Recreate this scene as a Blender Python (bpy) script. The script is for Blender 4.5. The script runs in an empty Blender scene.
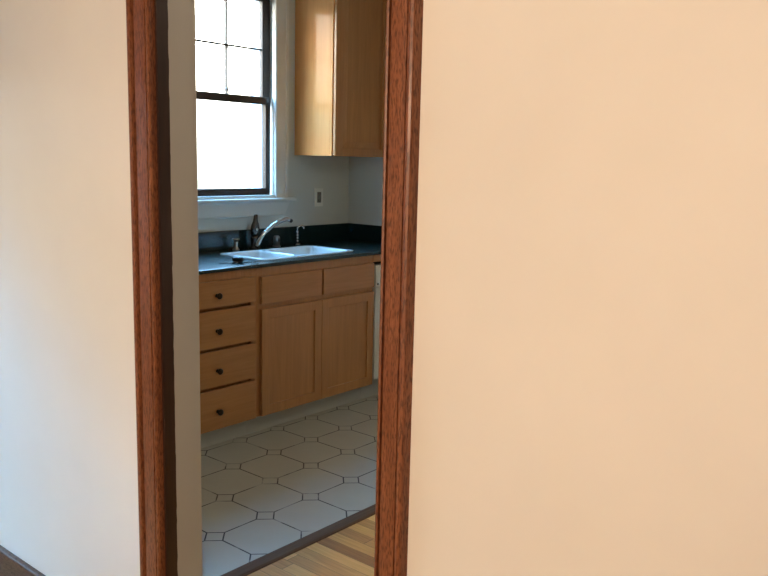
import bpy, bmesh, math, random
from mathutils import Vector, Matrix
random.seed(7)
scn = bpy.context.scene
COL = scn.collection
PI = math.pi

# ------------------------------------------------------------------ materials
class NT:
    """tiny node-tree helper"""
    def __init__(s, name):
        s.m = bpy.data.materials.new(name); s.m.use_nodes = True
        s.t = s.m.node_tree; s.t.nodes.clear()
        s.out = s.n('ShaderNodeOutputMaterial')
        s.b = s.n('ShaderNodeBsdfPrincipled')
        s.t.links.new(s.b.outputs[0], s.out.inputs[0])
    def n(s, k, **kw):
        nd = s.t.nodes.new(k)
        for a, v in kw.items(): setattr(nd, a, v)
        return nd
    def put(s, sock, v):
        if hasattr(v, 'is_output'): s.t.links.new(v, sock)
        else: sock.default_value = v
    def math(s, op, a, b=0.0, c=0.0):
        nd = s.n('ShaderNodeMath', operation=op)
        s.put(nd.inputs[0], a); s.put(nd.inputs[1], b); s.put(nd.inputs[2], c)
        return nd.outputs[0]
    def obj(s): return s.n('ShaderNodeTexCoord').outputs['Object']
    def mapping(s, v, scale=(1, 1, 1), loc=(0, 0, 0)):
        nd = s.n('ShaderNodeMapping'); s.put(nd.inputs['Vector'], v)
        nd.inputs['Scale'].default_value = scale; nd.inputs['Location'].default_value = loc
        return nd.outputs[0]
    def noise(s, v, scale=5, detail=4, rough=.55, dist=0.0):
        nd = s.n('ShaderNodeTexNoise'); s.put(nd.inputs['Vector'], v)
        nd.inputs['Scale'].default_value = scale; nd.inputs['Detail'].default_value = detail
        nd.inputs['Roughness'].default_value = rough; nd.inputs['Distortion'].default_value = dist
        return nd.outputs['Fac']
    def ramp(s, f, stops):
        nd = s.n('ShaderNodeValToRGB'); s.put(nd.inputs[0], f)
        e = nd.color_ramp.elements
        while len(e) < len(stops): e.new(.5)
        for k, (p, c) in enumerate(stops):
            e[k].position = p; e[k].color = (*c, 1) if len(c) == 3 else c
        return nd.outputs[0]
    def mix(s, f, a, b, mode='MIX'):
        nd = s.n('ShaderNodeMix', data_type='RGBA', blend_type=mode)
        s.put(nd.inputs[0], f)
        for i, v in ((6, a), (7, b)):
            if not hasattr(v, 'is_output') and len(v) == 3: v = (*v, 1)
            s.put(nd.inputs[i], v)
        return nd.outputs[2]
    def bump(s, h, strength=.2, dist=.002):
        nd = s.n('ShaderNodeBump'); s.put(nd.inputs['Height'], h)
        nd.inputs['Strength'].default_value = strength; nd.inputs['Distance'].default_value = dist
        s.t.links.new(nd.outputs[0], s.b.inputs['Normal'])
    def set(s, **kw):
        nm = dict(col='Base Color', rough='Roughness', metal='Metallic', spec='Specular IOR Level',
                  coat='Coat Weight', coatr='Coat Roughness', ior='IOR')
        for k, v in kw.items():
            if k == 'col' and not hasattr(v, 'is_output') and len(v) == 3: v = (*v, 1)
            s.put(s.b.inputs[nm[k]], v)
        return s.m

def paint(name, c, rough=.55, var=.03, bump=.06):
    t = NT(name); v = t.obj()
    n = t.noise(v, 2.2, 3)
    col = t.mix(t.ramp(n, [(.3, (0, 0, 0)), (.7, (1, 1, 1))]), [x * (1 - var) for x in c], [min(1, x * (1 + var)) for x in c])
    t.bump(t.noise(v, 160, 3), bump, .001)
    return t.set(col=col, rough=rough, spec=.35)

def wood(name, dark, mid, light, axis='Z', rough=.4, fine=1.0, coat=0.0, pores=None, spec=.5, stretch=14):
    t = NT(name); v = t.obj()
    rnd = t.n('ShaderNodeObjectInfo').outputs['Random']
    off = t.n('ShaderNodeCombineXYZ')
    for i in range(3): t.put(off.inputs[i], t.math('MULTIPLY', rnd, 7.3 + 3 * i))
    add = t.n('ShaderNodeVectorMath', operation='ADD'); t.put(add.inputs[0], v); t.put(add.inputs[1], off.outputs[0])
    v = add.outputs[0]
    k = 'XYZ'.index(axis)
    sc = [stretch] * 3; sc[k] = 1.0
    n1 = t.noise(t.mapping(v, sc), 2.2 * fine, 5, .6, .6)
    sc2 = [60.0] * 3; sc2[k] = 2.2
    n2 = t.noise(t.mapping(v, sc2), 2.4 * fine, 3, .6)
    f = t.math('ADD', t.math('MULTIPLY', n1, .65), t.math('MULTIPLY', n2, .35))
    col = t.ramp(f, [(.32, dark), (.5, mid), (.68, light)])
    if pores:
        sc3 = [110.0] * 3; sc3[k] = 20.0
        p = t.noise(t.mapping(v, sc3), 3.0, 2, .5)
        col = t.mix(t.ramp(p, [(.47, (0, 0, 0)), (.62, (.8, .8, .8))]), col, pores)
    t.bump(n2, .12, .001)
    return t.set(col=col, rough=rough, coat=coat, coatr=.18, spec=spec)

def plain(name, c, rough=.4, metal=0.0, spec=.5, coat=0.0):
    t = NT(name)
    v = t.obj(); n = t.noise(v, 40, 2)
    col = t.mix(n, [x * .94 for x in c], [min(1, x * 1.06) for x in c])
    return t.set(col=col, rough=rough, metal=metal, spec=spec, coat=coat)

M = {}
M['dining_paint'] = paint('dining_paint', (.80, .775, .735), .5)
M['kitchen_paint'] = paint('kitchen_paint', (.60, .60, .535), .55)
M['ceiling_paint'] = paint('ceiling_paint', (.82, .81, .79), .8)
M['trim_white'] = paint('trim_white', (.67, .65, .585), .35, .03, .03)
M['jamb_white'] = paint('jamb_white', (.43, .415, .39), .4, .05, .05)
M['casing_wood'] = wood('casing_wood', (.165, .055, .022), (.23, .08, .034), (.30, .112, .049), 'Z', .46, 1.6, .04, (.075, .023, .010), spec=.35, stretch=9)
M['base_wood'] = wood('base_wood', (.10, .048, .027), (.135, .066, .038), (.17, .088, .05), 'Y', .55, 1.2, 0, (.05, .018, .01), spec=.35)
M['jamb_wood'] = wood('jamb_wood', (.022, .010, .008), (.032, .014, .010), (.045, .020, .013), 'Z', .34, 1.0, .15)
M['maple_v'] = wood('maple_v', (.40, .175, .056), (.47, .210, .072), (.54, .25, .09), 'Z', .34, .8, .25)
M['maple_h'] = wood('maple_h', (.39, .168, .052), (.45, .198, .066), (.51, .235, .084), 'X', .34, .8, .25)
M['maple_lit'] = wood('maple_lit', (.76, .33, .105), (.83, .375, .125), (.88, .42, .15), 'Z', .15, .8, 0, spec=.14)  # paler maple copy: window light on the cabinet side put into the colour
M['maple_dark'] = wood('maple_dark', (.16, .07, .025), (.2, .09, .03), (.24, .11, .04), 'Z', .5)
M['sash'] = plain('sash_brown', (.028, .017, .014), .4)
M['toe_white'] = paint('toe_white', (.56, .56, .52), .45, .04, .04)
M['appliance'] = plain('appliance_white', (.72, .73, .70), .3, coat=.3)
M['black'] = plain('black_plastic', (.012, .012, .012), .35)
M['dark_gap'] = plain('dark_gap', (.012, .009, .007), .8)
M['porcelain'] = plain('porcelain', (.74, .77, .76), .16, coat=.4)
M['chrome'] = plain('chrome', (.52, .52, .50), .10, 1.0)
M['lever'] = plain('darkened_chrome', (.10, .10, .10), .25, 1.0)  # chrome darkened: reflection of a dark room put into the colour
M['steel'] = plain('brushed_steel', (.42, .42, .40), .28, 1.0)
M['bronze'] = plain('knob_bronze', (.035, .026, .020), .3, .85)
M['plate'] = plain('outlet_plate', (.74, .73, .66), .4)
M['receptacle'] = plain('outlet_receptacle', (.17, .17, .15), .4)
M['slot'] = plain('outlet_slot', (.02, .02, .02), .6)
M['key'] = plain('key_metal', (.012, .014, .018), .35, .6)
M['exterior'] = paint('exterior_trim', (.70, .74, .78), .6)

def counter_mat():
    t = NT('green_laminate'); v = t.obj()
    n = t.noise(v, 190, 2, .6); n2 = t.noise(v, 9, 3)
    col = t.mix(t.ramp(n, [(.45, (0, 0, 0)), (.66, (1, 1, 1))]), (.005, .018, .019), (.013, .038, .038))
    col = t.mix(t.math('MULTIPLY', n2, .25), col, (.006, .018, .02))
    return t.set(col=col, rough=.23, spec=.5)
M['counter'] = counter_mat()

def tile_mat(s=.257):
    t = NT('octagon_tile'); v = t.obj()
    sep = t.n('ShaderNodeSeparateXYZ'); t.put(sep.inputs[0], v)
    def cell(x):
        u = t.math('DIVIDE', x, s)
        return t.math('ABSOLUTE', t.math('SUBTRACT', u, t.math('FLOOR', t.math('ADD', u, .5))))
    du, dv = cell(sep.outputs[0]), cell(sep.outputs[1])
    sm = t.math('ADD', du, dv); mn = t.math('MINIMUM', du, dv)
    T, w = .187, .0125
    dot = t.math('LESS_THAN', t.math('ABSOLUTE', t.math('SUBTRACT', sm, T)), w * 1.3)
    grid = t.math('MULTIPLY', t.math('LESS_THAN', mn, w), t.math('GREATER_THAN', sm, T))
    line = t.math('MAXIMUM', dot, grid)
    wear = t.ramp(t.noise(v, 5.5, 3, .6), [(.34, (.12, .12, .12)), (.5, (1, 1, 1))])
    n = t.noise(v, 7, 4)
    base = t.mix(n, (.50, .475, .40), (.58, .555, .48))
    col = t.mix(t.math('MULTIPLY', line, wear), base, (.018, .014, .012))
    rough = t.math('ADD', t.math('MULTIPLY', t.noise(v, 22, 3), .12), .30)
    t.bump(t.math('SUBTRACT', t.math('MULTIPLY', t.noise(v, 3, 2), .3), line), .25, .0015)
    return t.set(col=col, rough=rough, spec=.55)
M['tile'] = tile_mat()

def strip_floor_mat(w=.057):
    t = NT('oak_strip_floor'); v = t.obj()
    sep = t.n('ShaderNodeSeparateXYZ'); t.put(sep.inputs[0], v)
    x = t.math('DIVIDE', sep.outputs[0], w); ix = t.math('FLOOR', x)
    wn = t.n('ShaderNodeTexWhiteNoise', noise_dimensions='1D'); t.put(wn.inputs['W'], ix)
    y = t.math('ADD', t.math('DIVIDE', sep.outputs[1], .75), t.math('MULTIPLY', wn.outputs['Value'], 9.0))
    iy = t.math('FLOOR', y)
    wn2 = t.n('ShaderNodeTexWhiteNoise', noise_dimensions='2D')
    cb = t.n('ShaderNodeCombineXYZ'); t.put(cb.inputs[0], ix); t.put(cb.inputs[1], iy); t.put(wn2.inputs['Vector'], cb.outputs[0])
    r = wn2.outputs['Value']
    g = t.noise(t.mapping(v, (55, 3, 1)), 1.6, 5, .6, .7)
    g2 = t.noise(t.mapping(v, (160, 6, 1)), 1.6, 3, .6)
    f = t.math('ADD', t.math('MULTIPLY', r, .55), t.math('ADD', t.math('MULTIPLY', g, .45), t.math('MULTIPLY', g2, .12)))
    col = t.ramp(f, [(.2, (.23, .10, .028)), (.5, (.50, .25, .07)), (.72, (.72, .40, .12)), (.9, (.82, .49, .16))])
    fx = t.math('FRACT', x); fy = t.math('FRACT', y)
    gap = t.math('MAXIMUM', t.math('LESS_THAN', fx, .022), t.math('LESS_THAN', fy, .003))
    col = t.mix(t.math('MULTIPLY', gap, .7), col, (.05, .025, .012))
    t.bump(t.math('SUBTRACT', t.math('MULTIPLY', g, .2), gap), .2, .001)
    return t.set(col=col, rough=.5, spec=.2)
M['floor'] = strip_floor_mat()
M['strip'] = wood('threshold_wood', (.11, .06, .034), (.145, .082, .048), (.18, .105, .062), 'X', .6, spec=.15)

def glass_mat():
    t = NT('window_glass')
    tr = t.n('ShaderNodeBsdfTransparent'); tr.inputs[0].default_value = (.96, .97, .97, 1)
    gl = t.n('ShaderNodeBsdfGlossy'); gl.inputs['Roughness'].default_value = .02
    lw = t.n('ShaderNodeLayerWeight'); lw.inputs[0].default_value = .5
    fac = t.math('ADD', .025, t.math('MULTIPLY', t.math('POWER', lw.outputs['Facing'], 5.0), .5))
    mx = t.n('ShaderNodeMixShader')
    t.t.links.new(fac, mx.inputs[0]); t.t.links.new(tr.outputs[0], mx.inputs[1]); t.t.links.new(gl.outputs[0], mx.inputs[2])
    t.t.links.new(mx.outputs[0], t.out.inputs[0])
    return t.m
M['glass'] = glass_mat()

# ------------------------------------------------------------------ mesh helpers
def B(): return bmesh.new()

def box(bm, x0, y0, z0, x1, y1, z1, bev=0.0, seg=2):
    t = bmesh.new()
    bmesh.ops.create_cube(t, size=1.0)
    for v in t.verts:
        v.co = Vector((x0 + (v.co.x + .5) * (x1 - x0), y0 + (v.co.y + .5) * (y1 - y0), z0 + (v.co.z + .5) * (z1 - z0)))
    if bev > 0: bmesh.ops.bevel(t, geom=list(t.edges), offset=bev, segments=seg, profile=.6, affect='EDGES')
    merge(bm, t)
    return bm

def merge(bm, t):
    mp = {v: bm.verts.new(v.co) for v in t.verts}
    for f in t.faces:
        nf = bm.faces.new([mp[v] for v in f.verts]); nf.smooth = f.smooth
    t.free()

def lathe(bm, prof, seg=28, mat=Matrix()):
    """prof: list of (radius, height); closed with caps"""
    rings = []
    for r, z in prof:
        rings.append([bm.verts.new(mat @ Vector((max(r, 1e-5) * math.cos(2 * PI * k / seg), max(r, 1e-5) * math.sin(2 * PI * k / seg), z))) for k in range(seg)])
    for a, b in zip(rings, rings[1:]):
        for k in range(seg):
            f = bm.faces.new((a[k], a[(k + 1) % seg], b[(k + 1) % seg], b[k])); f.smooth = True
    bm.faces.new(list(reversed(rings[0]))); bm.faces.new(rings[-1])
    return bm

def smooth_path(pts, n=8):
    """Catmull-Rom through (x,y,z,r) tuples"""
    P = [Vector(p) for p in pts]; out = []
    P = [P[0] * 2 - P[1]] + P + [P[-1] * 2 - P[-2]]
    for i in range(1, len(P) - 2):
        for k in range(n):
            t = k / n
            out.append(.5 * ((2 * P[i]) + (P[i + 1] - P[i - 1]) * t + (2 * P[i - 1] - 5 * P[i] + 4 * P[i + 1] - P[i + 2]) * t * t + (3 * P[i] - P[i - 1] - 3 * P[i + 1] + P[i + 2]) * t ** 3))
    out.append(P[-2]); return out

def tube(bm, pts, seg=16, n=8):
    """pts: (x,y,z,r) -> swept tube with caps"""
    pp = [Vector((*p, )) if len(p) == 4 else None for p in pts]
    path = smooth_path(pp, n)
    C = [Vector(p[:3]) for p in path]; R = [p[3] for p in path]
    up = Vector((0.13, .99, .05)).normalized(); rings = []
    for i, c in enumerate(C):
        d = (C[min(i + 1, len(C) - 1)] - C[max(i - 1, 0)]).normalized()
        a = d.cross(up).normalized(); b = a.cross(d).normalized()
        rings.append([bm.verts.new(c + R[i] * (math.cos(2 * PI * k / seg) * a + math.sin(2 * PI * k / seg) * b)) for k in range(seg)])
    for a, b in zip(rings, rings[1:]):
        for k in range(seg):
            f = bm.faces.new((a[k], a[(k + 1) % seg], b[(k + 1) % seg], b[k])); f.smooth = True
    bm.faces.new(list(reversed(rings[0]))); bm.faces.new(rings[-1])
    return bm

def rrect(x0, y0, x1, y1, r, n=6):
    pts = []
    for cx, cy, a in ((x1 - r, y1 - r, 0), (x0 + r, y1 - r, PI / 2), (x0 + r, y0 + r, PI), (x1 - r, y0 + r, 3 * PI / 2)):
        for k in range(n + 1):
            t = a + PI / 2 * k / n
            pts.append((cx + r * math.cos(t), cy + r * math.sin(t)))
    return pts

def loft(bm, rings, cap0=False, cap1=False, closed=True, smooth=False):
    V = [[bm.verts.new(p) for p in r] for r in rings]
    for a, b in zip(V, V[1:]):
        n = len(a)
        for k in range(n if closed else n - 1):
            f = bm.faces.new((a[k], a[(k + 1) % n], b[(k + 1) % n], b[k])); f.smooth = smooth
    if cap0: bm.faces.new(list(reversed(V[0])))
    if cap1: bm.faces.new(V[-1])
    return V

def ring_prism(bm, outer, inner, z0, z1):
    V = loft(bm, [[(x, y, z1) for x, y in outer], [(x, y, z1) for x, y in inner], [(x, y, z0) for x, y in inner], [(x, y, z0) for x, y in outer]])
    a, b = V[3], V[0]; n = len(a)
    for k in range(n): bm.faces.new((a[k], a[(k + 1) % n], b[(k + 1) % n], b[k]))

def extrude_profile(bm, prof, axis, a0, a1):
    """prof = closed list of 2D points; axis 'z': (x,y) extruded in z; 'y': (x,z) extruded in y; 'x': (y,z) extruded in x"""
    def P(p, a): return {'z': (p[0], p[1], a), 'y': (p[0], a, p[1]), 'x': (a, p[0], p[1])}[axis]
    loft(bm, [[P(p, a0) for p in prof], [P(p, a1) for p in prof]], True, True)
    return bm

def wall_slab(bm, axis, pos0, pos1, u0, u1, z0, z1, holes):
    """wall thickness pos0..pos1 along `axis`; holes = (u0,u1,z0,z1), built from blocks welded into one mesh"""
    us = sorted({u0, u1, *[h[0] for h in holes], *[h[1] for h in holes]}); zs = sorted({z0, z1, *[h[2] for h in holes], *[h[3] for h in holes]})
    def solid(i, j):
        if i < 0 or j < 0 or i >= len(us) - 1 or j >= len(zs) - 1: return False
        cu, cz = (us[i] + us[i + 1]) / 2, (zs[j] + zs[j + 1]) / 2
        return not any(h[0] < cu < h[1] and h[2] < cz < h[3] for h in holes)
    def P(p, u, z): return (p, u, z) if axis == 'x' else (u, p, z)
    cache = {}
    def V(p, i, j):
        k = (p, i, j)
        if k not in cache: cache[k] = bm.verts.new(P(p, us[i], zs[j]))
        return cache[k]
    for i in range(len(us) - 1):
        for j in range(len(zs) - 1):
            if not solid(i, j): continue
            for p in (pos0, pos1): bm.faces.new((V(p, i, j), V(p, i + 1, j), V(p, i + 1, j + 1), V(p, i, j + 1)))
            for (di, dj, a, b) in ((-1, 0, (i, j), (i, j + 1)), (1, 0, (i + 1, j), (i + 1, j + 1)), (0, -1, (i, j), (i + 1, j)), (0, 1, (i, j + 1), (i + 1, j + 1))):
                if not solid(i + di, j + dj): bm.faces.new((V(pos0, *a), V(pos1, *a), V(pos1, *b), V(pos0, *b)))
    return bm

def obj(name, bm, mat, parent=None, smooth=None):
    """link a bmesh (world coordinates) as ONE mesh object; children keep world shape under an unrotated parent"""
    bmesh.ops.recalc_face_normals(bm, faces=bm.faces)
    me = bpy.data.meshes.new(name)
    off = Vector((0, 0, 0))
    if parent is not None:
        p = parent
        while p is not None: off += p.location; p = p.parent
    for v in bm.verts: v.co -= off
    bm.to_mesh(me); bm.free()
    me.materials.append(M[mat])
    o = bpy.data.objects.new(name, me); COL.objects.link(o)
    if parent is not None: o.parent = parent
    if smooth:
        for p in me.polygons: p.use_smooth = True
        md = o.modifiers.new('auto', 'EDGE_SPLIT'); md.split_angle = math.radians(smooth)
    return o

def thing(name, loc, label, cat, group=None):
    o = bpy.data.objects.new(name, None); COL.objects.link(o)
    o.location = loc; o.empty_display_size = .1
    o['label'] = label; o['category'] = cat
    if group: o['group'] = group
    return o

def struct(o, label, cat):
    o['kind'] = 'structure'; o['label'] = label; o['category'] = cat
    return o

def sub(name, loc, parent):
    """an empty below a structure or thing, world location loc"""
    o = bpy.data.objects.new(name, None); COL.objects.link(o); o.parent = parent
    off = Vector((0, 0, 0)); p = parent
    while p is not None: off += p.location; p = p.parent
    o.location = Vector(loc) - off
    return o

# ------------------------------------------------------------------ key dimensions (metres)
XW0, XW1 = -1.20, -1.10          # wall with the doorway: dining face, kitchen face
YW = .838                        # sink wall (kitchen side)
XR = 1.679                       # right kitchen wall
ZC = 2.55                        # ceiling
XD, YN = -4.9, -4.6              # far dining walls behind the camera
YT = -.772                       # edge of the kitchen tile
OPL, OPR = -1.195, -1.910        # clear opening of the doorway in y
OPT = 2.05

# ------------------------------------------------------------------ room shell
b = B()
for x0, y0, x1, y1 in ((XD, YN, XW1, YW), (XW1, YN, XR, YT)): box(b, x0, y0, -.06, x1, y1, 0)
bmesh.ops.remove_doubles(b, verts=b.verts, dist=1e-5)
struct(obj('floor', b, 'floor'), 'oak strip wood floor of the dining room and hall beyond the doorway', 'floor')
b = B(); box(b, XW1, YT, -.06, XR, YW, 0)
struct(obj('floor', b, 'tile'), 'off white octagon and dot tile kitchen floor in front of the cabinets', 'floor')
b = B(); extrude_profile(b, [(YT + .004, 0), (YT + .001, .004), (YT - .008, .007), (YT - .05, .007), (YT - .058, .004), (YT - .061, 0)], 'x', XW1 + .002, XR - .002)
struct(obj('trim_1', b, 'strip'), 'dark wood transition strip between kitchen tile and oak floor', 'trim')
b = B(); box(b, XD - .12, YN - .12, ZC, XR + .12, YW + .26, ZC + .1)
struct(obj('ceiling', b, 'ceiling_paint'), 'plain white ceiling', 'ceiling')

# doorway wall: dining paint on the room side, kitchen paint behind (two skins of one wall)
b = B(); wall_slab(b, 'x', XW0, XW0 + .05, YN, YW, 0, ZC, [(OPR - .012, OPL + .012, 0, OPT + .012)])
struct(obj('wall_front', b, 'dining_paint'), 'cream painted dining room wall around the doorway', 'wall')
b = B(); wall_slab(b, 'x', XW0 + .05, XW1, YN, YW, 0, ZC, [(OPR - .012, OPL + .012, 0, OPT + .012)])
struct(obj('wall_front', b, 'kitchen_paint'), 'kitchen side skin of the wall around the doorway', 'wall')
WX0, WX1, WZ0, WZ1 = .352, 1.045, 1.195, 2.405     # kitchen window opening
b = B(); wall_slab(b, 'y', YW, YW + .20, XW1, XR + .12, 0, ZC, [(WX0, WX1, WZ0, WZ1)])
struct(obj('wall_back', b, 'kitchen_paint'), 'pale grey green kitchen wall behind the sink', 'wall')
b = B(); box(b, XR, YN, 0, XR + .12, YW, ZC)
struct(obj('wall_right', b, 'kitchen_paint'), 'pale grey kitchen end wall at the right end of the counter', 'wall')
DX0, DX1, DZ0, DZ1 = -3.0, -1.46, .72, 2.0         # opening for the added dining window
b = B(); wall_slab(b, 'y', YW, YW + .20, XD - .12, XW1, 0, ZC, [(DX0, DX1, DZ0, DZ1)])
struct(obj('wall_left', b, 'dining_paint'), 'cream dining room outside wall with the added dining window', 'wall')
b = B(); box(b, XD - .12, YN, 0, XD, YW, ZC)
struct(obj('wall_rear', b, 'dining_paint'), 'cream dining room wall behind the viewer', 'wall')
b = B(); box(b, XD - .12, YN - .12, 0, XR + .12, YN, ZC)
struct(obj('wall_near', b, 'dining_paint'), 'cream wall closing the near side of the house', 'wall')

def brick_mat():
    t = NT('sky_block_brick'); v = t.obj()
    sp3 = t.n('ShaderNodeSeparateXYZ'); t.put(sp3.inputs[0], v)
    cb = t.n('ShaderNodeCombineXYZ'); t.put(cb.inputs[0], sp3.outputs[0]); t.put(cb.inputs[1], sp3.outputs[2])
    bk = t.n('ShaderNodeTexBrick'); t.put(bk.inputs['Vector'], cb.outputs[0]); bk.inputs['Scale'].default_value = 4.4
    bk.inputs['Color1'].default_value = (.10, .045, .03, 1); bk.inputs['Color2'].default_value = (.14, .06, .04, 1); bk.inputs['Mortar'].default_value = (.16, .15, .14, 1)
    return t.set(col=bk.outputs['Color'], rough=.8)
M['brick'] = brick_mat()
b = B(); box(b, -6.5, 2.4, -.4, -1.05, 2.6, 2.08); box(b, -6.55, 2.37, 2.08, -1.02, 2.63, 2.14, .01, 1)  # unseen wall, added to keep low sky off the upper doorway wall
struct(obj('wall_sky_block', b, 'brick'), 'unseen dark brick wall added to block low sky outside the dining window', 'wall')
# baseboards on the doorway wall
def baseboard(name, y0, y1, label):
    b = B(); x = XW0
    extrude_profile(b, [(x, 0), (x - .018, 0), (x - .018, .114), (x - .0165, .119), (x - .013, .1215), (x, .1225)], 'y', y0, y1)
    o = struct(obj(name, b, 'base_wood'), label, 'baseboard')
    b = B(); extrude_profile(b, [(x - .018, 0), (x - .030, 0), (x - .029, .008), (x - .025, .014), (x - .018, .016)], 'y', y0, y1)
    obj('shoe_moulding', b, 'base_wood', o)
baseboard('baseboard_left', OPL + .0965, YW - .001, 'brown wood baseboard along the wall left of the doorway')
baseboard('baseboard_right', YN + .001, OPR - .074, 'brown wood baseboard along the wall right of the doorway')

# ------------------------------------------------------------------ doorway (cased opening without a door leaf)
door = bpy.data.objects.new('door_1', None); COL.objects.link(door); door.location = (XW0, (OPL + OPR) / 2, 0)
struct(door, 'open cased doorway with red brown wood trim looking into the kitchen', 'doorway')
PROF = [(0, 0), (0, .015), (.002, .019), (.006, .0205), (.010, .019), (.0115, .011), (.0145, .011), (.016, .018), (.030, .0188), (.050, .0185), (.061, .0175),
        (.0625, .0105), (.0665, .0105), (.068, .018), (.070, .0225), (.078, .024), (.084, .022), (.0865, .017), (.0885, 0)]
def casing(inner, sgn, top, k):
    b = B(); pts = [(XW0 - d, inner + sgn * t * k) for t, d in PROF]
    extrude_profile(b, pts, 'z', 0, top)
    return obj('casing', b, 'casing_wood', door)
casing(OPL + .007, 1, OPT + .0885, 1.0); casing(OPR - .003, -1, OPT + .0885, .78)
b = B(); extrude_profile(b, [(XW0 - d, OPT + t) for t, d in PROF], 'y', OPR + .0005, OPL - .0005)
obj('head_casing', b, 'casing_wood', door)
# jamb linings: front third stained dark, the kitchen part painted off-white with a ragged paint edge
XS = -1.168
def jamb(y0, y1, inner):
    edge = []
    z = 0.0
    random.seed(int(abs(inner) * 1000))
    while z < OPT: edge.append((XS + random.uniform(-.0009, .0009), z)); z += random.uniform(.006, .03)
    edge.append((XS, OPT))
    b = B(); xf = XW0 - .0005
    pr = [(xf, 0), (xf, OPT)] + list(reversed(edge))
    loft(b, [[(x, y0, zz) for x, zz in pr], [(x, y1, zz) for x, zz in pr]], True, True)
    obj('jamb', b, 'jamb_wood', door)
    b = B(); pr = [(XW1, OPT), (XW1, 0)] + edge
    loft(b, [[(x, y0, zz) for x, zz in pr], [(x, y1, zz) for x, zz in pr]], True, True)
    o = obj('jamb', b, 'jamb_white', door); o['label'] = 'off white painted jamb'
jamb(OPL, OPL + .0098, OPL); jamb(OPR - .0078, OPR, OPR)
b = B(); box(b, XW0, OPR - .012, OPT, XS, OPL + .012, OPT + .012); obj('head_jamb', b, 'jamb_wood', door)
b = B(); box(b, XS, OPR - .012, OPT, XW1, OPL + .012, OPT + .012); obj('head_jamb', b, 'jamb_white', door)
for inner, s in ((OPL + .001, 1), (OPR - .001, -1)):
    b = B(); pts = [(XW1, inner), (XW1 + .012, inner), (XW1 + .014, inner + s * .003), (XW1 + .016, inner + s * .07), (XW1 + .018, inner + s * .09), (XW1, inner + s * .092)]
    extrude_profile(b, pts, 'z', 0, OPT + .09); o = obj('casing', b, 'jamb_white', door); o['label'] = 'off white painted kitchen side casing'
b = B(); box(b, XW1, OPR, OPT, XW1 + .014, OPL, OPT + .09); obj('head_casing', b, 'jamb_white', door)

# ------------------------------------------------------------------ windows
MX = .026
def sash(parent, name, x0, x1, z0, z1, y0, y1, stile, top, bot, muntins):
    b = B()
    box(b, x0, y0, z0, x0 + stile, y1, z1, .002, 1); box(b, x1 - stile, y0, z0, x1, y1, z1, .002, 1)
    box(b, x0 + stile, y0, z0, x1 - stile, y1, z0 + bot, .002, 1); box(b, x0 + stile, y0, z1 - top, x1 - stile, y1, z1, .002, 1)
    s = obj(name, b, 'sash', parent)
    gx0, gx1, gz0, gz1 = x0 + stile, x1 - stile, z0 + bot, z1 - top
    ym = (y0 + y1) / 2
    b = B(); box(b, gx0 + .0005, ym - .0015, gz0 + .0005, gx1 - .0005, ym + .0015, gz1 - .0005); obj('pane', b, 'glass', s)
    if muntins:
        xm, zm = (gx0 + gx1) / 2 + MX, (gz0 + gz1) / 2
        b = B(); box(b, xm - .005, ym - .012, gz0, xm + .005, ym + .012, gz1, .002, 1)
        for zz in (gz0 + .03, zm - .012, gz1 - .03): box(b, xm - .008, ym - .014, zz - .008, xm + .008, ym + .014, zz + .008, .003, 1)
        obj('muntin', b, 'sash', s)
        b = B(); box(b, gx0, ym - .011, zm - .005, gx1, ym + .011, zm + .005, .002, 1)
        obj('muntin', b, 'sash', s)
    return s

win = bpy.data.objects.new('window_1', None); COL.objects.link(win); win.location = ((WX0 + WX1) / 2, YW, WZ0)
struct(win, 'double hung kitchen window above the sink with dark brown sashes and white trim', 'window')
e = .0
sash(win, 'lower_sash', WX0 + .002, 1.009, 1.213, 1.787, YW + .026, YW + .060, .036, .044, .040, False)
sash(win, 'upper_sash', WX0 + .002, WX1 - .002, 1.748, 2.385, YW + .069, YW + .100, .058, .046, .038, True)
def side_frame(x0, x1, y0, y1): box(b, x0, y0, WZ0, x1, y1, WZ1)
# white liner and stops inside the opening
b = B(); box(b, WX1 - .001, YW + .001, WZ0 + .016, WX1 + .0005, YW + .2, WZ1); box(b, WX0 - .0005, YW + .001, WZ0 + .016, WX0 + .001, YW + .2, WZ1)
box(b, WX0, YW + .001, WZ1 - .012, WX1, YW + .2, WZ1 + .0005)
box(b, WX1 - .028, YW + .004, WZ0 + .016, WX1, YW + .022, WZ1 - .012, .003, 1); box(b, WX0, YW + .004, WZ0 + .016, WX0 + .028, YW + .022, WZ1 - .012, .003, 1)
obj('frame', b, 'trim_white', win)
b = B()
box(b, WX1 - .030, YW + .112, WZ0 + .005, WX1, YW + .215, WZ1, .003, 1); box(b, WX0, YW + .112, WZ0 + .005, WX0 + .030, YW + .215, WZ1, .003, 1)
box(b, WX0 + .03, YW + .112, WZ1 - .03, WX1 - .03, YW + .215, WZ1, .003, 1); box(b, WX0 + .03, YW + .112, WZ0, WX1 - .03, YW + .25, WZ0 + .015, .003, 1)
obj('outside_frame', b, 'exterior', win)
CAS = [(0, 0), (0, .012), (.003, .017), (.012, .019), (.014, .016), (.020, .015), (.078, .017), (.082, .022), (.098, .023), (.1, .019), (.1, 0)]
for x, s in ((1.013, 1), (WX0 + .017, -1)):
    b = B(); extrude_profile(b, [(x + s * t, YW - d) for t, d in CAS], 'z', 1.1945, 2.51); obj('casing', b, 'trim_white', win)
b = B(); extrude_profile(b, [(YW - d, 2.393 + t) for t, d in CAS], 'x', WX0 + .017, 1.013); obj('head_casing', b, 'trim_white', win)
b = B(); box(b, WX0 - .14, YW - .045, 1.176, 1.165, YW - .0005, 1.194, .006, 3); box(b, WX0 + .001, YW - .01, 1.180, WX1 - .001, YW + .04, 1.2125, .002, 1); obj('stool', b, 'trim_white', win)
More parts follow.
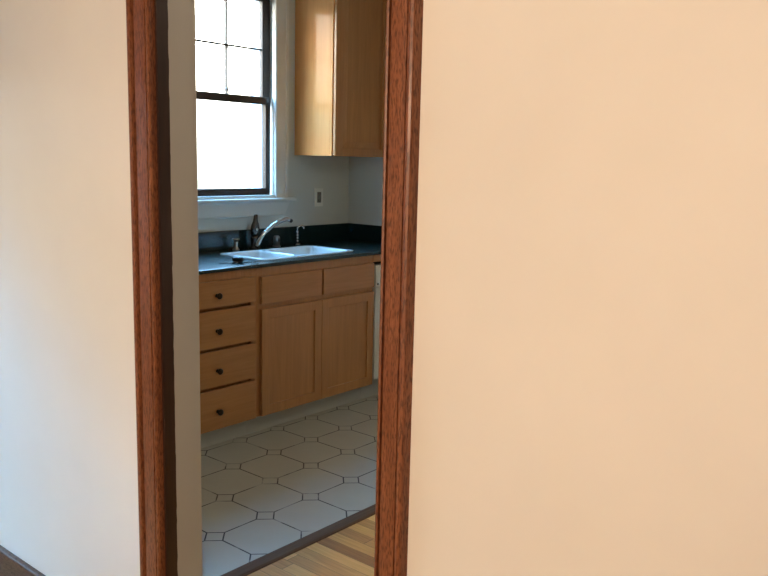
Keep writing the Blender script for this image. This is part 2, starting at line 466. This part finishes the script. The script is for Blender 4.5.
b = B(); extrude_profile(b, [(YW, 1.088), (YW - .010, 1.088), (YW - .014, 1.094), (YW - .016, 1.165), (YW - .02, 1.1755), (YW, 1.1755)], 'x', WX0 - .105, 1.128)
for v in b.verts:
    if v.co.z < 1.12 and v.co.x > 1.1: v.co.x -= .035
    if v.co.z < 1.12 and v.co.x < .5: v.co.x += .035
obj('apron', b, 'trim_white', win)

MX = 0.0
win2 = bpy.data.objects.new('window_2', None); COL.objects.link(win2); win2.location = ((DX0 + DX1) / 2, YW, DZ0)  # unseen window, added as the source of the cool daylight
struct(win2, 'unseen dining room window added to light the doorway wall from the left', 'window')
xm = (DX0 + DX1) / 2
for a, c in ((DX0 + .002, xm - .02), (xm + .02, DX1 - .002)):
    sash(win2, 'lower_sash', a, c, DZ0 + .02, 1.37, YW + .04, YW + .073, .05, .03, .05, False)
    sash(win2, 'upper_sash', a, c, 1.345, DZ1 - .02, YW + .076, YW + .108, .05, .05, .03, True)
b = B(); box(b, xm - .02, YW + .02, DZ0 + .02, xm + .02, YW + .19, DZ1); obj('mullion', b, 'casing_wood', win2)
b = B(); box(b, DX0 - .1, YW - .02, DZ0, DX0, YW - .0005, DZ1 + .1, .003, 1); box(b, DX1, YW - .02, DZ0, DX1 + .1, YW - .0005, DZ1 + .1, .003, 1); box(b, DX0, YW - .02, DZ1, DX1, YW - .0005, DZ1 + .1, .003, 1)
obj('casing', b, 'casing_wood', win2)
b = B(); box(b, DX0 - .12, YW - .05, DZ0 - .02, DX1 + .12, YW - .0005, DZ0 - .0005, .005, 2); box(b, DX0 + .001, YW - .01, DZ0 + .001, DX1 - .001, YW + .04, DZ0 + .02); obj('stool', b, 'casing_wood', win2)

# ------------------------------------------------------------------ base cabinets
YB, YFR, YD0, YD1 = YW - .001, .222, .202, .2215      # back, face-frame front, door front, door back
ZTOP = .890; ZTOE = .112; YTOE = .298
def slab_front(bm, x0, z0, x1, z1, y0=YD0, y1=YD1, bev=.004): box(bm, x0, y0, z0, x1, y1, z1, bev, 2)

def framed_door(parent, name, x0, z0, x1, z1, y0, y1, stile, rail, vmat, panel_raise=False):
    """five-piece door: stiles and rails as one mesh, recessed (or raised) panel as its own part"""
    b = B()
    box(b, x0, y0, z0, x0 + stile, y1, z1, .003, 2); box(b, x1 - stile, y0, z0, x1, y1, z1, .003, 2)
    box(b, x0 + stile - .001, y0 + .0003, z0, x1 - stile + .001, y1, z0 + rail, .0025, 2); box(b, x0 + stile - .001, y0 + .0003, z1 - rail, x1 - stile + .001, y1, z1, .0025, 2)
    d = obj(name, b, vmat, parent)
    px0, px1, pz0, pz1 = x0 + stile, x1 - stile, z0 + rail, z1 - rail
    b = B()
    def R(i, y): return [(px0 + i, y, pz0 + i), (px1 - i, y, pz0 + i), (px1 - i, y, pz1 - i), (px0 + i, y, pz1 - i)]
    if panel_raise:
        loft(b, [R(-.004, y1 - .004), R(-.004, y0 + .010), R(.006, y0 + .010), R(.034, y0 + .003), R(.036, y0 + .0015)], True, True)
    else:
        loft(b, [R(-.004, y1 - .004), R(-.004, y0 + .007), R(.004, y0 + .0095)], True, True)
    obj('panel', b, vmat, d)
    return d

def knob(parent, x, y, z):
    b = B(); m = Matrix.Translation((x, y, z)) @ Matrix.Rotation(PI / 2, 4, 'X')
    lathe(b, [(.009, 0), (.0095, .002), (.006, .005), (.0055, .011), (.009, .015), (.0145, .019), (.016, .023), (.0145, .027), (.009, .0295), (.002, .030)], 24, m)
    return obj('knob', b, 'bronze', parent)

BX0, BX1 = -.205, .3345
cab = thing('drawer_cabinet', (BX0, YFR, 0), 'honey maple base cabinet with a column of four knobbed drawers, left of the sink doors', 'cabinet')
b = B()
box(b, BX0, YFR + .019, ZTOE, BX1, YB, ZTOP); obj('carcass', b, 'maple_v', cab)
def face_frame(parent, x0, x1, zs, stile_l, stile_r, mid=()):
    b = B(); box(b, x0, YFR, ZTOE, x0 + stile_l, YFR + .0185, ZTOP, .001, 1); box(b, x1 - stile_r, YFR, ZTOE, x1, YFR + .0185, ZTOP, .001, 1)
    for z0, z1 in zs: box(b, x0 + stile_l, YFR + .0003, z0, x1 - stile_r, YFR + .0185, z1, .001, 1)
    for m0, m1, z0, z1 in mid: box(b, m0, YFR + .0002, z0, m1, YFR + .0185, z1, .001, 1)
    return obj('face_frame', b, 'maple_v', parent)
face_frame(cab, BX0, BX1, [(ZTOE, .15), (.845, ZTOP)], .04, .035)
for z0, z1, kz in ((.721, .848, .779), (.523, .706, .606), (.330, .509, .410), (.1145, .316, .206)):
    b = B(); slab_front(b, -.176, z0, .318, z1); dr = obj('drawer', b, 'maple_h', cab); knob(dr, .072, YD0 - .0005, kz)
b = B(); box(b, BX0, YTOE, .0005, BX1 - .0005, YTOE + .018, ZTOE - .0005); obj('toe_kick', b, 'toe_white', cab)

SX0, SX1 = .3355, 1.2285
cab = thing('sink_cabinet', (SX0, YFR, 0), 'wide honey maple sink base cabinet with two recessed panel doors under two false drawer fronts', 'cabinet')
b = B()
box(b, SX0, YFR + .019, ZTOE, SX0 + .018, YB, ZTOP); box(b, SX1 - .018, YFR + .019, ZTOE, SX1, YB, ZTOP); box(b, SX0 + .018, YFR + .019, ZTOE, SX1 - .018, YB, ZTOE + .018); box(b, SX0 + .018, YB - .012, ZTOE + .018, SX1 - .018, YB, .66)
obj('carcass', b, 'maple_v', cab)
face_frame(cab, SX0, SX1, [(ZTOE, .15), (.66, .72), (.83, ZTOP)], .035, .04, [(.76, .82, .15, .66), (.775, .815, .72, .83)])
for x0, x1 in ((.358, .790), (.802, 1.2225)):
    b = B(); slab_front(b, x0, .700, x1, .843); obj('false_drawer_front', b, 'maple_h', cab)
for x0, x1 in ((.358, .7895), (.7915, 1.2225)): framed_door(cab, 'door', x0, .1145, x1, .675, YD0, YD1, .052, .052, 'maple_v')
b = B(); box(b, SX0, YTOE, .0005, SX1 - .0005, YTOE + .018, ZTOE - .0005); obj('toe_kick', b, 'toe_white', cab)

DWX0, DWX1 = 1.2295, XR - .002
dw = thing('dishwasher', (DWX0, YFR, 0), 'white built-in dishwasher beside the sink cabinet, mostly hidden behind the door casing', 'dishwasher')
b = B(); box(b, DWX0 + .004, YFR + .03, .141, DWX1, YW - .05, .86); obj('tub', b, 'dark_gap', dw)
b = B(); box(b, DWX0, YFR - .004, .845, DWX1, YFR + .018, ZTOP, .001, 1); obj('filler_rail', b, 'maple_h', dw)
b = B(); box(b, DWX0 + .005, YD0 - .002, .700, DWX1 - .004, YFR + .029, .826, .004, 2); cp = obj('control_panel', b, 'appliance', dw)
b = B(); m = Matrix.Translation((1.2515, YD0 - .0015, .716)) @ Matrix.Rotation(PI / 2, 4, 'X'); lathe(b, [(.0065, 0), (.0065, .003), (.005, .005)], 18, m); obj('button', b, 'black', cp)
b = B(); box(b, DWX0 + .06, YD0 - .012, .735, DWX1 - .08, YD0 - .0025, .79, .004, 2); obj('latch_handle', b, 'black', cp)
b = B(); box(b, DWX0 + .005, YD0 - .002, .140, DWX1 - .004, YFR + .029, .697, .004, 2); obj('door', b, 'appliance', dw)
b = B(); box(b, DWX0 + .001, YTOE, .0005, DWX1, YTOE + .016, .1395); obj('kick_plate', b, 'toe_white', dw)

# ------------------------------------------------------------------ countertop with sink cut-out
ZC0, ZC1 = .8905, .908
HX0, HY0, HX1, HY1 = .455, .300, 1.158, .668
ct = thing('countertop', (BX0, .197, ZC0), 'dark green laminate kitchen countertop with backsplash along the sink wall', 'countertop')
b = B()
oc = rrect(BX0 - .012, .197, XR - .001, YW - .001, .004); ic = rrect(HX0, HY0, HX1, HY1, .055)
ring_prism(b, oc, ic, ZC0, ZC1 - .003)
i2 = rrect(BX0 - .009, .200, XR - .001, YW - .001, .004)
V = loft(b, [[(x, y, ZC1 - .003) for x, y in oc], [(x, y, ZC1 - .0005) for x, y in rrect(BX0 - .011, .198, XR - .001, YW - .001, .004)], [(x, y, ZC1) for x, y in i2], [(x, y, ZC1) for x, y in ic], [(x, y, ZC1 - .003) for x, y in ic]])
bmesh.ops.remove_doubles(b, verts=b.verts, dist=1e-6)
obj('worktop', b, 'counter', ct)
b = B(); box(b, BX0 - .012, .818, ZC1 + .0002, XR - .001, YW - .001, 1.014, .003, 2); obj('backsplash', b, 'counter', ct)
b = B(); box(b, XR - .021, .21, ZC1 + .0002, XR - .001, .8175, 1.014, .003, 2); obj('side_splash', b, 'counter', ct)

# ------------------------------------------------------------------ sink
sk = thing('kitchen_sink', ((HX0 + HX1) / 2, (HY0 + HY1) / 2, .70), 'white enamel double bowl sink set into the green counter', 'sink')
XM = .735
bowls = [(HX0 + .014, HY0 + .014, XM - .010, HY1 - .014), (XM + .010, HY0 + .014, HX1 - .014, HY1 - .014)]
b = B()
zr = ZC1 + .0035
ol = rrect(HX0 - .009, HY0 - .009, HX1 + .009, HY1 + .009, .06)
def halfouter(x0, x1, left):
    pts = []
    for (x, y) in rrect(HX0 - .009 if left else x0, HY0 - .009, x1 if left else HX1 + .009, HY1 + .009, .05):
        pts.append((x, y))
    return pts
def half_rim(x0, x1, rl, rr, inner):
    n = 6; out = []
    y0, y1 = HY0 - .009, HY1 + .009
    for cx, cy, a, r in ((x1, y1, 0, rr), (x0, y1, PI / 2, rl), (x0, y0, PI, rl), (x1, y0, 3 * PI / 2, rr)):
        ox = cx - r if cx == x1 else cx + r; oy = cy - r if cy == y1 else cy + r
        for k in range(n + 1):
            t = a + PI / 2 * k / n; out.append((ox + r * math.cos(t), oy + r * math.sin(t)))
    ring_prism(b, out, inner, ZC1 + .0003, zr)
half_rim(HX0 - .009, XM, .055, .0005, rrect(*bowls[0], .05)); half_rim(XM, HX1 + .009, .0005, .055, rrect(*bowls[1], .05))
bmesh.ops.remove_doubles(b, verts=b.verts, dist=2e-4)
obj('rim', b, 'porcelain', sk)
for k, (x0, y0, x1, y1) in enumerate(bowls):
    b = B(); dep = .19; rings = []
    for i, z, r in ((0, zr - .0004, .05), (.003, zr - .004, .05), (.006, zr - .012, .05), (.010, zr - dep * .5, .05), (.014, zr - dep + .03, .05), (.024, zr - dep + .008, .045), (.045, zr - dep, .035)):
        rings.append([(x, y, z) for x, y in rrect(x0 + i, y0 + i, x1 - i, y1 - i, r)])
    V = loft(b, rings, smooth=True); b.faces.new(V[-1])
    o = obj('bowl', b, 'porcelain', sk)
    o.modifiers.new('thick', 'SOLIDIFY').thickness = -.004
    b = B(); cx, cy = (x0 + x1) / 2, (y0 + y1) / 2
    lathe(b, [(.042, 0), (.043, .002), (.034, .003), (.030, .0012), (.010, .0014), (.004, .004)], 28, Matrix.Translation((cx, cy, zr - dep + .0005)))
    obj('drain', b, 'steel', o)

# ------------------------------------------------------------------ tap fittings on the deck behind the sink
zt = ZC1 + .0005
fc = thing('kitchen_faucet', (.797, .765, zt), 'chrome single lever faucet with curved spout swung to the right behind the sink', 'faucet')
b = B(); lathe(b, [(.030, 0), (.030, .003), (.026, .007), (.0215, .012), (.021, .045), (.0225, .055), (.022, .066), (.015, .073)], 32, Matrix.Translation((.797, .765, zt))); obj('body', b, 'lever', fc)  # dark reflection put into the body colour too
b = B(); tube(b, [(.797, .745, zt + .013, .0175), (.804, .740, zt + .034, .0165), (.830, .733, zt + .078, .0135), (.892, .719, zt + .128, .0125), (.948, .706, zt + .157, .0125), (.986, .697, zt + .1665, .0120), (1.006, .692, zt + .161, .0105)], 20, 8)
sp = obj('spout', b, 'chrome', fc)
b = B(); m = Matrix.Translation((1.0075, .6917, zt + .1605)) @ Matrix.Rotation(math.radians(118), 4, Vector((.26, .96, 0)).normalized())
lathe(b, [(.0095, 0), (.0118, .002), (.0118, .014), (.009, .017)], 20, m); obj('aerator', b, 'black', sp)
# upright lever: flattened pear shape, chrome with the dark reflection put into its colour, and a chrome tip
b = B(); rings = []
HV = [(.074, .014, .014), (.082, .023, .020), (.10, .0285, .0225), (.118, .030, .021), (.138, .026, .017), (.158, .017, .012), (.180, .0135, .010), (.194, .0125, .009), (.198, .009, .006)]
for h, rx, ry in HV:
    rings.append([(.797 + rx * math.cos(2 * PI * k / 24), .765 - (h - .074) * .10 + ry * math.sin(2 * PI * k / 24), zt + h) for k in range(24)])
loft(b, rings, True, True, smooth=True); lv = obj('lever', b, 'lever', fc); lv['label'] = 'upright chrome lever with dark reflection painted in'
b = B(); m = Matrix.Translation((.792, .7395, zt + .112)) @ Matrix.Rotation(PI / 2, 4, 'X'); lathe(b, [(.0085, 0), (.0085, .0035), (.006, .005)], 20, m); obj('lever_cap', b, 'chrome', lv)

sd = thing('soap_dispenser', (.658, .765, zt), 'small chrome soap dispenser with flared top, left of the faucet', 'soap dispenser')
b = B(); lathe(b, [(.020, 0), (.020, .003), (.016, .008), (.010, .018), (.0095, .036), (.011, .046)], 26, Matrix.Translation((.658, .765, zt))); obj('base', b, 'steel', sd)
b = B(); lathe(b, [(.011, .0465), (.013, .052), (.022, .059), (.023, .062), (.020, .065), (.006, .067)], 26, Matrix.Translation((.658, .765, zt))); obj('pump_head', b, 'steel', sd)

ag = thing('air_gap', (.970, .765, zt), 'short chrome air gap cap between the faucet and the slim hooked tap', 'air gap')
b = B(); lathe(b, [(.025, 0), (.025, .003), (.020, .004)], 26, Matrix.Translation((.970, .765, zt))); obj('flange', b, 'steel', ag)
b = B(); lathe(b, [(.0195, .0045), (.0195, .052), (.0175, .060), (.012, .064), (.003, .065)], 28, Matrix.Translation((.970, .765, zt))); cp = obj('cap', b, 'steel', ag)
b = B(); box(b, .964, .7445, zt + .030, .976, .7465, zt + .050, .002, 2); obj('vent_slot', b, 'black', cp)

wt = thing('water_tap', (1.141, .765, zt), 'slim chrome water tap with hooked spout at the right end of the sink', 'tap')
b = B(); lathe(b, [(.022, 0), (.022, .003), (.012, .007)], 24, Matrix.Translation((1.141, .765, zt))); obj('base', b, 'chrome', wt)
pr = [(.008, .0075)]
for k in range(4):
    z = .012 + k * .018; pr += [(.0065, z), (.0092, z + .006), (.0092, z + .010), (.0065, z + .016)]
pr += [(.006, .086)]
b = B(); lathe(b, pr, 20, Matrix.Translation((1.141, .765, zt))); obj('stem', b, 'chrome', wt)
b = B(); tube(b, [(1.141, .765, zt + .0865, .0062), (1.143, .763, zt + .102, .0062), (1.153, .759, zt + .112, .0064), (1.166, .754, zt + .114, .0068), (1.177, .750, zt + .108, .0072), (1.180, .749, zt + .096, .0075)], 14, 6); obj('spout', b, 'chrome', wt)

# ------------------------------------------------------------------ small dark bunch of keys on the counter
ky = thing('key_bunch', (.285, .315, ZC1), 'small dark bunch of keys lying on the counter left of the sink', 'keys')
def flat(b, pts, z0, z1, M2): loft(b, [[M2 @ Vector((x, y, z0)) for x, y in pts], [M2 @ Vector((x, y, z1)) for x, y in pts]], True, True)
KO = Matrix.Translation((.285, .315, ZC1 + .0006))
def keyshape(L):
    pts = [(.011 * math.cos(t) , .011 * math.sin(t)) for t in [math.radians(25 + k * 310 / 12) for k in range(13)]]
    pts += [(L - .004, -.0045)] if False else []
    n = 5; top = [(.010, -.004)]
    for k in range(n):
        x = .014 + (L - .02) * k / n; top += [(x, -.004), (x + (L - .02) / n * .5, -.0022 if k % 2 else -.003)]
    return pts + top + [(L - .006, -.003), (L, .001), (L - .004, .004)]
for ang, L, z in ((158, .072, 0), (196, .066, .0030), (335, .060, .0005)):
    b = B(); a = math.radians(ang)
    flat(b, keyshape(L), z, z + .004, KO @ Matrix.Rotation(a, 4, 'Z') @ Matrix.Translation((.016, 0, 0))); obj('key', b, 'key', ky)
b = B(); N = 28; rr = []
for k in range(N):
    t = 2 * PI * k / N
    rr.append([KO @ Vector(((.014 + .0016 * math.cos(s)) * math.cos(t), (.014 + .0016 * math.cos(s)) * math.sin(t), .0075 + .0016 * math.sin(s) + .004 * math.sin(t))) for s in [2 * PI * j / 8 for j in range(8)]])
loft(b, rr + [rr[0]], smooth=True); bmesh.ops.remove_doubles(b, verts=b.verts, dist=1e-6); obj('key_ring', b, 'chrome', ky)
b = B()
rg = []
for i, z in ((.004, .006), (0, .009), (0, .024), (.005, .029)): rg.append([KO @ Matrix.Rotation(.5, 4, 'Z') @ Vector((x, y, z)) for x, y in rrect(-.010 + i, -.036 + i, .022 - i, .020 - i, .010)])
loft(b, rg, True, True, smooth=True); fb = obj('fob', b, 'black', ky)
b = B(); lathe(b, [(.005, 0), (.005, .0012), (.003, .0018)], 14, KO @ Matrix.Translation((.010, -.012, .0291))); obj('fob_button', b, 'chrome', fb)

# ------------------------------------------------------------------ wall outlet
ox, oz = 1.395, 1.190
ot = thing('wall_outlet', (ox, YW, oz - .057), 'off white wall outlet with dark receptacle above the backsplash right of the window', 'outlet')
b = B(); box(b, ox - .038, YW - .006, oz - .058, ox + .038, YW - .0003, oz + .058, .003, 3); obj('cover_plate', b, 'plate', ot)
b = B(); box(b, ox - .0175, YW - .009, oz - .034, ox + .0175, YW - .0062, oz + .034, .002, 2); rc = obj('receptacle', b, 'receptacle', ot)
for dz in (-.021, .021):
    for q in ((-.008, -.001, -.0055, .008), (.0055, -.001, .008, .008), (-.002, -.009, .002, -.005)):
        b = B(); box(b, ox + q[0], YW - .0096, oz + dz + q[1], ox + q[2], YW - .0091, oz + dz + q[3]); obj('slot', b, 'slot', rc)

# ------------------------------------------------------------------ wall cabinet
UX0, UX1, UYF, UZ0, UZ1 = 1.1805, XR - .001, .519, 1.452, 2.47
uc = thing('wall_cabinet', (UX0, UYF, UZ0), 'honey maple wall cabinet with raised panel door hanging right of the window', 'cabinet')
b = B(); box(b, UX0, UYF + .019, UZ0, UX1, YW - .0008, UZ1, .001, 1); obj('carcass', b, 'maple_lit', uc)
b = B()
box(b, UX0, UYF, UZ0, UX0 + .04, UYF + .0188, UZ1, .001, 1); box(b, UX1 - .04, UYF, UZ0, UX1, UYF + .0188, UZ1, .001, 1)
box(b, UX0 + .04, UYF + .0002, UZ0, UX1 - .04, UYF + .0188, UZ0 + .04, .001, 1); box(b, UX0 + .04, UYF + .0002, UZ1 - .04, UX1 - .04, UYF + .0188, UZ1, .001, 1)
obj('face_frame', b, 'maple_lit', uc)
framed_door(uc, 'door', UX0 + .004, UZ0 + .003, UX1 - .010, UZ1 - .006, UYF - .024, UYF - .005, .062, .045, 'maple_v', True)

# ------------------------------------------------------------------ light
w = bpy.data.worlds.new('sky'); scn.world = w; w.use_nodes = True
nt = w.node_tree; nt.nodes.clear()
out = nt.nodes.new('ShaderNodeOutputWorld'); bg = nt.nodes.new('ShaderNodeBackground')
tc = nt.nodes.new('ShaderNodeTexCoord'); sp_ = nt.nodes.new('ShaderNodeSeparateXYZ'); rp = nt.nodes.new('ShaderNodeValToRGB')
mr = nt.nodes.new('ShaderNodeMapRange'); mr.inputs[1].default_value = -1; mr.inputs[2].default_value = 1
nt.links.new(tc.outputs['Generated'], sp_.inputs[0]); nt.links.new(sp_.outputs[2], mr.inputs[0]); nt.links.new(mr.outputs[0], rp.inputs[0])
el = rp.color_ramp.elements
el[0].position = .485; el[0].color = (.03, .033, .03, 1); el[1].position = .50; el[1].color = (.10, .10, .095, 1)
for p_, c_ in ((.528, (.11, .11, .105)), (.538, (.48, .46, .40)), (.66, (.48, .46, .41)), (.735, (.30, .72, 1.2)), (1.0, (.24, .64, 1.25))):
    e2 = el.new(p_); e2.color = (*c_, 1)
SKY = 48.0
bg.inputs[1].default_value = SKY
nt.links.new(rp.outputs[0], bg.inputs[0]); nt.links.new(bg.outputs[0], out.inputs[0])

def area(name, loc, target, size, power, col, shape='DISK'):
    L = bpy.data.lights.new(name, 'AREA'); L.shape = shape; L.size = size; L.energy = power; L.color = col
    o = bpy.data.objects.new(name, L); COL.objects.link(o); o.location = loc
    o.rotation_euler = (Vector(target) - Vector(loc)).to_track_quat('-Z', 'Y').to_euler()
    return o
def bulb(name, loc, power, col, r=.12):
    L = bpy.data.lights.new(name, 'POINT'); L.energy = power; L.color = col; L.shadow_soft_size = r
    o = bpy.data.objects.new(name, L); COL.objects.link(o); o.location = loc
    return o
LAMP = 66
HALL = 16.5
L = bpy.data.lights.new('added_dining_lamp', 'SPOT'); L.energy = LAMP * 4.75; L.color = (1.0, .71, .485); L.shadow_soft_size = .12  # unseen lamp, added as the source of the warm wall light
L.spot_size = math.radians(90); L.spot_blend = 1.0
o = bpy.data.objects.new('added_dining_lamp', L); COL.objects.link(o); o.location = (-4.3, -2.3, 1.7)
o.rotation_euler = Vector((3.1, .40, -.28)).to_track_quat('-Z', 'Y').to_euler()
bulb('added_hall_fill', (.35, -2.3, 2.38), HALL, (1.0, .90, .72), .16)  # unseen lamp, added to lift the cabinet fronts and kitchen floor

# ------------------------------------------------------------------ camera
cam = bpy.data.cameras.new('camera'); co = bpy.data.objects.new('camera', cam); COL.objects.link(co)
r = Vector((0.64569938, -0.76325863, 0.02255142)); u = Vector((0.10390509, 0.11708331, 0.98767162)); f = Vector((0.75648929, 0.63539575, -0.15490708))
mw = Matrix(((r.x, u.x, -f.x, 0), (r.y, u.y, -f.y, 0), (r.z, u.z, -f.z, 0), (0, 0, 0, 1)))
mw.translation = Vector((-2.37463156, -2.89410926, 1.44050299))
co.matrix_world = mw
cam.sensor_width = 36; cam.lens = 821.833 / 768 * 36; cam.clip_start = .02
scn.camera = co

scn.view_settings.view_transform = 'Standard'; scn.view_settings.look = 'None'
scn.view_settings.gamma = 1; scn.view_settings.use_curve_mapping = False
scn.view_settings.exposure = 0.0
